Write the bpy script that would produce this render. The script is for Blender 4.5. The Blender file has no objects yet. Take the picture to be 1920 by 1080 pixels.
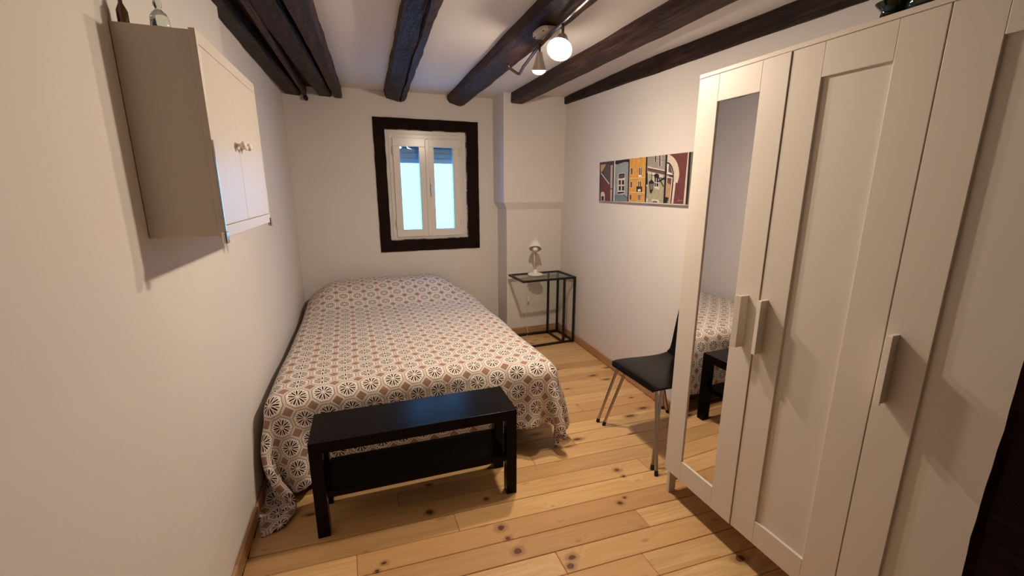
import bpy, bmesh, math, random
import numpy as np
from mathutils import Vector, Matrix, noise
random.seed(7)
C = bpy.context.scene.collection
SC = bpy.context.scene
R = math.radians

# ------------------------------------------------------------------ camera
F, PITCH, YAW = 805.4, R(13.03), R(20.84)
cam_d = bpy.data.cameras.new('camera'); cam = bpy.data.objects.new('camera', cam_d); C.objects.link(cam)
cam_d.sensor_fit = 'HORIZONTAL'; cam_d.sensor_width = 36; cam_d.lens = F / 1920 * 36
cam_d.clip_start = 0.02
fw = Vector((math.sin(YAW) * math.cos(PITCH), math.cos(YAW) * math.cos(PITCH), -math.sin(PITCH)))
rt = Vector((math.cos(YAW), -math.sin(YAW), 0)); up = rt.cross(fw)
m = Matrix((rt, up, -fw)).transposed().to_4x4(); m.translation = (0.4975, -5.189, 1.4616)
cam.matrix_world = m
SC.camera = cam
# ------------------------------------------------------------------ world, exposure
w = bpy.data.worlds.new('World'); SC.world = w; w.use_nodes = True
bg = w.node_tree.nodes['Background']; bg.inputs[0].default_value = (0.085, 0.42, 1.0, 1); bg.inputs[1].default_value = 10.5
SC.view_settings.view_transform = 'Standard'; SC.view_settings.look = 'None'
SC.view_settings.exposure = 0.0; SC.view_settings.gamma = 1.0; SC.view_settings.use_curve_mapping = False
LAMP_COL = (1.0, 0.82, 0.64)
L_NEAR, L_FAR, L_BACK = 600.0, 1700.0, 60.0    # radiance of the three bulbs
# ------------------------------------------------------------------ helpers
def lw(y): return 0.0354 * (y + 3.4)            # left wall x at y
def rw(y): return 2.52 + 0.048 * (y + 1.31)     # right wall x at y

def mesh_obj(name, verts, faces, mat=None, parent=None, smooth=False, bevel=0, seg=2, mats=None, mi=None):
    me = bpy.data.meshes.new(name); me.from_pydata([tuple(v) for v in verts], [], faces); me.update()
    bm = bmesh.new(); bm.from_mesh(me)
    if not mi: bmesh.ops.recalc_face_normals(bm, faces=bm.faces)
    bm.to_mesh(me); bm.free()
    o = bpy.data.objects.new(name, me); C.objects.link(o)
    for mm in (mats or ([mat] if mat else [])): me.materials.append(mm)
    if mi:
        for p, k in zip(me.polygons, mi): p.material_index = k
    if smooth:
        for p in me.polygons: p.use_smooth = True
    if bevel:
        b = o.modifiers.new('bevel', 'BEVEL'); b.width = bevel; b.segments = seg; b.limit_method = 'ANGLE'; b.harden_normals = False
    if parent: o.parent = parent
    return o

class MB:
    """collects simple shapes into one mesh"""
    def __init__(s): s.v = []; s.f = []
    def add(s, v, f):
        n = len(s.v); s.v += [tuple(p) for p in v]; s.f += [tuple(i + n for i in q) for q in f]; return s
    def box(s, x0, y0, z0, x1, y1, z1):
        v = [(x, y, z) for z in (z0, z1) for y in (y0, y1) for x in (x0, x1)]
        return s.add(v, [(0, 2, 3, 1), (4, 5, 7, 6), (0, 1, 5, 4), (2, 6, 7, 3), (0, 4, 6, 2), (1, 3, 7, 5)])
    def prism(s, pts, z0, z1):
        n = len(pts); v = [(x, y, z0) for x, y in pts] + [(x, y, z1) for x, y in pts]
        return s.add(v, [tuple(range(n))[::-1], tuple(range(n, 2 * n))] + [(i, (i + 1) % n, n + (i + 1) % n, n + i) for i in range(n)])
    def tube(s, path, r, n=12, cap=True):
        P = [Vector(p) for p in path]; rings = []; prev = None
        for i, p in enumerate(P):
            t = (P[min(i + 1, len(P) - 1)] - P[max(i - 1, 0)]).normalized()
            a = prev if prev else (Vector((0, 0, 1)) if abs(t.z) < .9 else Vector((1, 0, 0)))
            b = t.cross(a).normalized(); a = b.cross(t).normalized(); prev = a
            rr = r[i] if isinstance(r, (list, tuple)) else r
            rings.append([p + (a * math.cos(2 * math.pi * k / n) + b * math.sin(2 * math.pi * k / n)) * rr for k in range(n)])
        v = [q for g in rings for q in g]; f = []
        for i in range(len(P) - 1):
            for k in range(n): f.append((i * n + k, i * n + (k + 1) % n, (i + 1) * n + (k + 1) % n, (i + 1) * n + k))
        if cap: f += [tuple(range(n))[::-1], tuple(range((len(P) - 1) * n, len(P) * n))]
        return s.add(v, f)
    def lathe(s, prof, c=(0, 0, 0), axis=(0, 0, 1), n=28):
        ax = Vector(axis).normalized(); a = ax.orthogonal().normalized(); b = ax.cross(a); c = Vector(c); v = []; f = []
        for r, h in prof:
            for k in range(n):
                t = 2 * math.pi * k / n; v.append(c + ax * h + (a * math.cos(t) + b * math.sin(t)) * max(r, 1e-4))
        for i in range(len(prof) - 1):
            for k in range(n): f.append((i * n + k, i * n + (k + 1) % n, (i + 1) * n + (k + 1) % n, (i + 1) * n + k))
        f += [tuple(range(n))[::-1], tuple(range((len(prof) - 1) * n, len(prof) * n))]
        return s.add(v, f)
    def build(s, name, mat, parent=None, smooth=False, bevel=0, seg=2):
        return mesh_obj(name, s.v, s.f, mat, parent, smooth, bevel, seg)

def auto_smooth(o, ang=40):
    for p in o.data.polygons: p.use_smooth = True
    o.data.set_sharp_from_angle(angle=R(ang)); return o
def box(name, a, b, mat, parent=None, bevel=0.0015):
    return MB().box(a[0], a[1], a[2], b[0], b[1], b[2]).build(name, mat, parent, bevel=bevel)
def tag(o, label, cat, group=None):
    o['label'] = label; o['category'] = cat
    if group: o['group'] = group
    return o
def thing(name, label, cat, loc=(0, 0, 0), group=None, rz=0):
    o = bpy.data.objects.new(name, None); C.objects.link(o); o.location = loc; o.rotation_euler.z = rz
    o.empty_display_size = 0.05
    return tag(o, label, cat, group)
def struct(o): o['kind'] = 'structure'; return o
def keep(o, parent):                     # parent without moving (world coordinates kept)
    o.parent = parent; o.matrix_parent_inverse = Matrix.Translation(-Vector(parent.location)) if parent.rotation_euler.z == 0 else parent.matrix_basis.inverted(); return o

# ------------------------------------------------------------------ materials
class N:
    """tiny node expression builder"""
    def __init__(s, mat): s.m = mat; s.t = mat.node_tree; s.bsdf = s.t.nodes.get('Principled BSDF')
    def node(s, typ, **kw):
        n = s.t.nodes.new(typ)
        for k, v in kw.items(): setattr(n, k, v)
        return n
    def put(s, sock, v):
        if isinstance(v, bpy.types.NodeSocket): s.t.links.new(v, sock)
        else: sock.default_value = v
    def math(s, op, a, b=0.0, c=None, clamp=False):
        n = s.node('ShaderNodeMath', operation=op, use_clamp=clamp); s.put(n.inputs[0], a); s.put(n.inputs[1], b)
        if c is not None: s.put(n.inputs[2], c)
        return n.outputs[0]
    def add(s, a, b): return s.math('ADD', a, b)
    def sub(s, a, b): return s.math('SUBTRACT', a, b)
    def mul(s, a, b): return s.math('MULTIPLY', a, b)
    def lt(s, a, b): return s.math('LESS_THAN', a, b)
    def gt(s, a, b): return s.math('GREATER_THAN', a, b)
    def mix(s, f, a, b, mode='MIX'):
        n = s.node('ShaderNodeMix', data_type='RGBA', blend_type=mode); s.put(n.inputs[0], f)
        s.put(n.inputs[6], a if isinstance(a, bpy.types.NodeSocket) else (*a[:3], 1)); s.put(n.inputs[7], b if isinstance(b, bpy.types.NodeSocket) else (*b[:3], 1))
        return n.outputs[2]
    def noise(s, vec, scale, detail=3, rough=.5, dist=0.0):
        n = s.node('ShaderNodeTexNoise'); n.inputs['Scale'].default_value = scale; n.inputs['Detail'].default_value = detail
        n.inputs['Roughness'].default_value = rough; n.inputs['Distortion'].default_value = dist
        if vec is not None: s.put(n.inputs['Vector'], vec)
        return n.outputs['Fac']
    def map(s, vec, scale=(1, 1, 1), rot=(0, 0, 0), loc=(0, 0, 0)):
        n = s.node('ShaderNodeMapping'); s.put(n.inputs['Vector'], vec); n.inputs['Scale'].default_value = scale
        n.inputs['Rotation'].default_value = rot; n.inputs['Location'].default_value = loc; return n.outputs[0]
    def ramp(s, f, *stops):
        n = s.node('ShaderNodeValToRGB'); s.put(n.inputs[0], f); e = n.color_ramp.elements
        while len(e) < len(stops): e.new(.5)
        for el, (p, c) in zip(e, stops): el.position = p; el.color = (*c[:3], 1) if not isinstance(c, (int, float)) else (c, c, c, 1)
        return n.outputs[0]
    def sstep(s, x, a, b):
        n = s.node('ShaderNodeMapRange', interpolation_type='SMOOTHSTEP'); s.put(n.inputs[0], x); n.inputs[1].default_value = a; n.inputs[2].default_value = b
        return n.outputs[0]
    def bump(s, h, strength=.3, dist=.01):
        n = s.node('ShaderNodeBump'); n.inputs['Strength'].default_value = strength; n.inputs['Distance'].default_value = dist; s.put(n.inputs['Height'], h)
        s.t.links.new(n.outputs[0], s.bsdf.inputs['Normal'])
    def pos(s): return s.node('ShaderNodeNewGeometry').outputs['Position']
    def obj(s): return s.node('ShaderNodeTexCoord').outputs['Object']
    def base(s, c): s.put(s.bsdf.inputs['Base Color'], c if isinstance(c, bpy.types.NodeSocket) else (*c[:3], 1))

def mat(name, col=(.5, .5, .5), rough=.5, metal=0, spec=.5, coat=0, trans=0, ior=1.45, emit=None, es=0):
    m = bpy.data.materials.new(name); m.use_nodes = True; b = m.node_tree.nodes['Principled BSDF']
    b.inputs['Base Color'].default_value = (*col, 1); b.inputs['Roughness'].default_value = rough; b.inputs['Metallic'].default_value = metal
    b.inputs['Specular IOR Level'].default_value = spec; b.inputs['Coat Weight'].default_value = coat
    b.inputs['Transmission Weight'].default_value = trans; b.inputs['IOR'].default_value = ior
    if emit: b.inputs['Emission Color'].default_value = (*emit, 1); b.inputs['Emission Strength'].default_value = es
    return m

def plaster(name, col, bs=.13):
    m = mat(name, col, .85, spec=.25); n = N(m); p = n.pos()
    f = n.noise(p, 2.2, 4, .55); n.base(n.mix(f, tuple(c * .95 for c in col), tuple(min(1, c * 1.04) for c in col)))
    h = n.add(n.mul(n.noise(p, 9, 4, .6), 1.0), n.mul(n.noise(p, 120, 2, .5), .12)); n.bump(h, bs, .012); return m
M = {}
M['wall'] = plaster('wall_plaster', (.70, .655, .62))
M['wall_front'] = plaster('wall_behind', (.22, .16, .12))
M['ceil'] = plaster('ceiling_plaster', (.70, .655, .615))
# marked pinholes and scuffs of the left wall are left to the plaster relief

def beam_mat(name='beam_wood', dark=(.014, .0075, .0065), lite=(.075, .038, .028), rough=.55):
    m = mat(name, dark, rough, spec=.13); n = N(m); p = n.pos()
    g = n.map(p, (14, 1.1, 14)); a = n.noise(g, 3.0, 6, .62, .6); b = n.noise(n.map(p, (1, .35, 1)), 9, 4, .6)
    f = n.mul(n.sstep(a, .3, .75), n.sstep(b, .25, .75)); n.base(n.mix(f, dark, lite))
    n.put(n.bsdf.inputs['Roughness'], n.math('MULTIPLY_ADD', b, .35, .32))
    n.bump(n.add(n.mul(a, .5), n.add(n.noise(n.map(p, (1, .4, 1)), 14, 6, .7, .5), n.mul(n.noise(n.map(p, (1, .5, 1)), 45, 3, .6), .4))), .75, .02); return m
M['beam'] = beam_mat()
M['beam_warm'] = beam_mat('beam_wood_warm', (.024, .013, .011), (.12, .062, .048))
M['post'] = beam_mat('post_wood', (.008, .003, .002), (.035, .012, .007))
M['surround'] = beam_mat('window_surround_wood', (.007, .0022, .0016), (.026, .0085, .0055), .4)

# floor pine: grain along the plank, knots at the places the photograph shows and scattered ones
KN = [(1.025, -3.666, 1.2), (1.05, -3.809, 1.25), (1.033, -3.731, .8), (1.245, -3.915, 1.1), (.748, -3.461, 1.1), (.527, -3.672, .7), (1.737, -3.509, 1.0),
      (1.607, -3.722, .9), (1.878, -4.163, 1.5), (1.739, -3.564, .6), (1.65, -3.70, .6), (1.22, -3.95, 1.0), (1.02, -3.47, .7), (.50, -3.70, .6)]
def pine():
    m = mat('pine_floor', rough=.34, spec=.45, coat=.15); m.node_tree.nodes['Principled BSDF'].inputs['Coat Roughness'].default_value = .25
    n = N(m); p = n.map(n.pos(), rot=(0, 0, .065)); oi = n.node('ShaderNodeObjectInfo')
    off = n.node('ShaderNodeVectorMath', operation='SCALE'); n.t.links.new(oi.outputs['Color'], off.inputs[0]); off.inputs['Scale'].default_value = 17.0
    pv = n.node('ShaderNodeVectorMath', operation='ADD'); n.t.links.new(p, pv.inputs[0]); n.t.links.new(off.outputs[0], pv.inputs[1]); q = pv.outputs[0]
    # knots
    dark = None; ring = None
    gp = n.node('ShaderNodeSeparateXYZ'); n.t.links.new(n.pos(), gp.inputs[0])
    wob = n.mul(n.sub(n.noise(n.pos(), 30, 2), .5), .016)
    for x, y, s in KN:
        dx = n.mul(n.sub(gp.outputs[0], x), .82); dy = n.sub(gp.outputs[1], y)
        d = n.add(n.math('SQRT', n.add(n.mul(dx, dx), n.mul(dy, dy))), wob); d = n.math('DIVIDE', d, s)
        dark = d if dark is None else n.math('MINIMUM', dark, d)
    vo = n.node('ShaderNodeTexVoronoi', feature='F1'); n.t.links.new(n.map(q, (2.6, 6.4, 0)), vo.inputs['Vector']); vo.inputs['Scale'].default_value = 1
    vo.inputs['Randomness'].default_value = .9; vo.voronoi_dimensions = '2D'
    sel = n.node('ShaderNodeSeparateXYZ'); n.t.links.new(vo.outputs['Color'], sel.inputs[0])
    rnd = n.add(n.mul(vo.outputs['Distance'], .20), n.add(n.mul(n.gt(sel.outputs[0], .62), .5), n.mul(wob, .6)))
    rnd = n.math('DIVIDE', rnd, n.math('MULTIPLY_ADD', sel.outputs[1], .9, .5))
    far = n.sstep(gp.outputs[1], -3.35, -3.25)
    rnd = n.add(rnd, n.mul(n.sub(1.0, far), .015))
    kd = n.math('MINIMUM', dark, rnd)
    warp = n.mul(n.math('SUBTRACT', 1.0, n.sstep(kd, .0, .07)), .5)
    wv = n.node('ShaderNodeCombineXYZ'); n.put(wv.inputs[1], n.mul(warp, .10))
    qa = n.node('ShaderNodeVectorMath', operation='ADD'); n.t.links.new(q, qa.inputs[0]); n.t.links.new(wv.outputs[0], qa.inputs[1])
    g1 = n.noise(n.map(qa.outputs[0], (1.1, 26, 1)), 1.6, 5, .6, 1.2); g2 = n.noise(n.map(qa.outputs[0], (2.5, 120, 1)), 1.5, 3, .6, .4)
    g3 = n.noise(n.map(q, (1.2, 7, 1)), 1.4, 3, .5, .5)
    c = n.mix(n.sstep(g1, .32, .70), (.60, .37, .155), (.78, .54, .27))
    c = n.mix(n.mul(n.sstep(g2, .45, .75), .35), c, (.44, .235, .085))
    c = n.mix(n.mul(n.sstep(g3, .55, .8), .55), c, (.42, .23, .10))
    tint = n.node('ShaderNodeSeparateXYZ'); n.t.links.new(oi.outputs['Color'], tint.inputs[0])
    c = n.mix(n.mul(tint.outputs[0], .75), c, (.45, .235, .095)); c = n.mix(n.mul(tint.outputs[1], .35), c, (.76, .42, .17))
    c = n.mix(n.mul(n.sub(1.0, n.sstep(kd, .014, .030)), .55), c, (.25, .12, .045))
    c = n.mix(n.mul(n.sub(1.0, n.sstep(kd, .009, .0125)), .92), c, (.085, .036, .016))
    n.base(c); n.bump(n.add(g2, g1), .08, .004); return m
M['pine'] = pine()
M['subfloor'] = mat('subfloor', (.05, .025, .012), .9)
m = M['skirt'] = mat('pine_skirting', rough=.45); n = N(m)
n.base(n.ramp(n.noise(n.map(n.pos(), (3, 3, 40)), 2, 4, .6, .5), (.3, (.36, .19, .085)), (.7, (.55, .32, .16)))); 

def white_foil(name, col, rough=.38):
    m = mat(name, col, rough, spec=.35); n = N(m); n.bump(n.noise(n.pos(), 260, 2), .05, .002)
    f = n.noise(n.pos(), 1.5, 2); n.base(n.mix(f, tuple(c * .98 for c in col), col)); return m
M['ward'] = white_foil('wardrobe_white_foil', (.71, .65, .57), .42)
M['ward_edge'] = white_foil('wardrobe_panel_foil', (.70, .65, .58), .42)
M['cab'] = white_foil('cabinet_white_gloss', (.68, .62, .54), .34)
M['pvc'] = white_foil('window_white_aluminium', (.74, .70, .66), .22)
M['mirror'] = mat('mirror_silver', (.80, .80, .80), .015, metal=1)
m = M['benchwood'] = mat('black_brown_foil', (.0065, .005, .005), .27, spec=.1); n = N(m)
g = n.noise(n.map(n.obj(), (3, 90, 90)), 1.5, 3, .6); n.base(n.mix(g, (.003, .0024, .0022), (.008, .006, .0055))); n.bump(g, .15, .002)
M['blackmetal'] = mat('black_lacquered_steel', (.006, .006, .007), .42)
n = N(M['blackmetal']); n.bump(n.noise(n.pos(), 300, 2), .04, .001)
M['chairblack'] = mat('black_lacquered_plywood', (.0025, .0025, .0025), .22, spec=.2); n = N(M['chairblack']); n.bump(n.noise(n.pos(), 60, 2), .03, .002)
M['steel'] = mat('brushed_steel_tube', (.40, .36, .33), .33, metal=1); n = N(M['steel']); n.bump(n.noise(n.map(n.pos(), (1, 1, .05)), 400, 2), .05, .001)
M['rubber'] = mat('black_rubber', (.01, .01, .01), .8); n = N(M['rubber']); n.bump(n.noise(n.pos(), 500), .1, .001)
M['chrome'] = mat('chrome', (.72, .70, .68), .15, metal=1); n = N(M['chrome']); n.bump(n.noise(n.pos(), 200), .02, .001)
M['whitelamp'] = white_foil('lamp_white_lacquer', (.80, .76, .71), .35)
M['lampwood'] = mat('beech_arm', rough=.5); n = N(M['lampwood']); n.base(n.ramp(n.noise(n.map(n.pos(), (60, 60, 4)), 2, 3), (.3, (.42, .21, .10)), (.7, (.60, .34, .17))))
M['darkbase'] = mat('bed_base_black_fabric', (.008, .007, .007), .9, spec=.2); n = N(M['darkbase']); n.bump(n.noise(n.pos(), 400), .2, .002)
M['mattress'] = mat('mattress_ticking', (.7, .68, .65), .8); n = N(M['mattress']); n.bump(n.noise(n.pos(), 50), .2, .01)
m = M['shutter'] = mat('roller_shutter_slat', (.30, .33, .36), .55); n = N(m); n.bump(n.noise(n.pos(), 40), .05, .003)
M['bottlebrown'] = mat('brown_glass', (.10, .055, .03), .06, trans=.75, ior=1.5)
M['bottleclear'] = mat('greenish_clear_glass', (.80, .90, .80), .03, trans=1, ior=1.45)
M['bottledark'] = mat('dark_green_glass', (.006, .018, .012), .05, trans=.25, ior=1.5)
for k in ('bottlebrown', 'bottleclear', 'bottledark'):
    n = N(M[k]); n.bump(n.noise(n.pos(), 25), .05, .002)
def thin_glass(name, tint, gloss=.1):
    m = bpy.data.materials.new(name); m.use_nodes = True; t = m.node_tree; t.nodes.remove(t.nodes['Principled BSDF'])
    o = t.nodes['Material Output']; tr = t.nodes.new('ShaderNodeBsdfTransparent'); tr.inputs[0].default_value = (*tint, 1)
    gl = t.nodes.new('ShaderNodeBsdfGlossy'); gl.inputs['Roughness'].default_value = .01; lw_ = t.nodes.new('ShaderNodeLayerWeight'); pw = t.nodes.new('ShaderNodeMath'); pw.operation = 'POWER'; t.links.new(lw_.outputs['Facing'], pw.inputs[0]); pw.inputs[1].default_value = 5; fr = t.nodes.new('ShaderNodeMath'); fr.operation = 'MULTIPLY_ADD'; t.links.new(pw.outputs[0], fr.inputs[0]); fr.inputs[1].default_value = .45; fr.inputs[2].default_value = .03
    mx = t.nodes.new('ShaderNodeMixShader'); t.links.new(fr.outputs[0], mx.inputs[0]); t.links.new(tr.outputs[0], mx.inputs[1]); t.links.new(gl.outputs[0], mx.inputs[2]); t.links.new(mx.outputs[0], o.inputs[0]); return m
M['pane'] = thin_glass('window_pane', (.93, .97, .98)); M['tableglass'] = thin_glass('table_glass', (.86, .93, .88))
M['bulb'] = mat('lit_bulb', (1, .9, .8), .5, emit=LAMP_COL, es=L_NEAR)
M['bulb_far'] = mat('lit_bulb_far', (1, .9, .8), .5, emit=LAMP_COL, es=L_FAR)
M['bulb_back'] = mat('lit_bulb_back', (1, .9, .8), .5, emit=LAMP_COL, es=L_BACK)
M['fixture'] = mat('lamp_dark_bronze', (.10, .07, .055), .35, metal=.8); n = N(M['fixture']); n.bump(n.noise(n.pos(), 90), .05, .001)
M['plate'] = mat('lamp_plate_satin', (.55, .50, .45), .35, metal=.4); n = N(M['plate']); n.bump(n.noise(n.pos(), 90), .05, .001)

def duvet_mat():
    m = mat('duvet_printed_cotton', rough=.9, spec=.15); n = N(m)
    uv = n.node('ShaderNodeUVMap'); uv.uv_map = 'UVMap'
    sp = n.node('ShaderNodeSeparateXYZ'); n.t.links.new(uv.outputs[0], sp.inputs[0])
    px = n.sub(n.math('FRACT', sp.outputs[0]), .5); py = n.sub(n.math('FRACT', sp.outputs[1]), .5)
    a = n.math('ABSOLUTE', px); b = n.math('ABSOLUTE', py)
    d = n.math('MAXIMUM', n.math('MAXIMUM', a, b), n.mul(n.add(a, b), .7071))
    e = n.add(n.sub(.5, a), n.sub(.5, b))
    r = n.math('SQRT', n.add(n.mul(px, px), n.mul(py, py)))
    th = n.math('DIVIDE', n.math('ARCTAN2', px, py), 2 * math.pi / 10)
    def petal(off, r0, r1, wd):
        s = n.add(th, off); s = n.sub(s, n.math('ROUND', s)); ang = n.mul(s, 2 * math.pi / 10)
        lat = n.mul(r, n.math('ABSOLUTE', n.math('SINE', ang)))
        prof = n.mul(n.sstep(r, r0, r0 + (r1 - r0) * .55), n.sub(1.0, n.sstep(r, r1 - .03, r1 + .004)))
        return n.lt(lat, n.mul(prof, wd))
    pt = n.math('MAXIMUM', petal(0, .02, .35, .030), petal(.5, .19, .38, .015))
    cream = (.84, .76, .68); band = (.60, .50, .42); brown = (.34, .21, .155); dk = (.025, .012, .010); line = (.12, .08, .06)
    c = n.mix(n.lt(d, .425), band, cream)
    stip = n.noise(uv.outputs[0], 42, 1); c = n.mix(n.mul(n.gt(d, .452), n.sstep(stip, .45, .6)), c, (.78, .68, .58))
    c = n.mix(n.lt(n.math('ABSOLUTE', n.sub(d, .434)), .011), c, line)
    c = n.mix(n.lt(e, .268), c, cream); c = n.mix(n.lt(e, .238), c, brown)
    c = n.mix(n.mul(n.lt(d, .42), pt), c, dk)
    n.base(c)
    n.bump(n.add(n.noise(n.pos(), 14, 4, .6, .6), n.mul(n.noise(uv.outputs[0], 90, 1), .05)), .5, .02)
    return m
M['duvet'] = duvet_mat()
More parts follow.
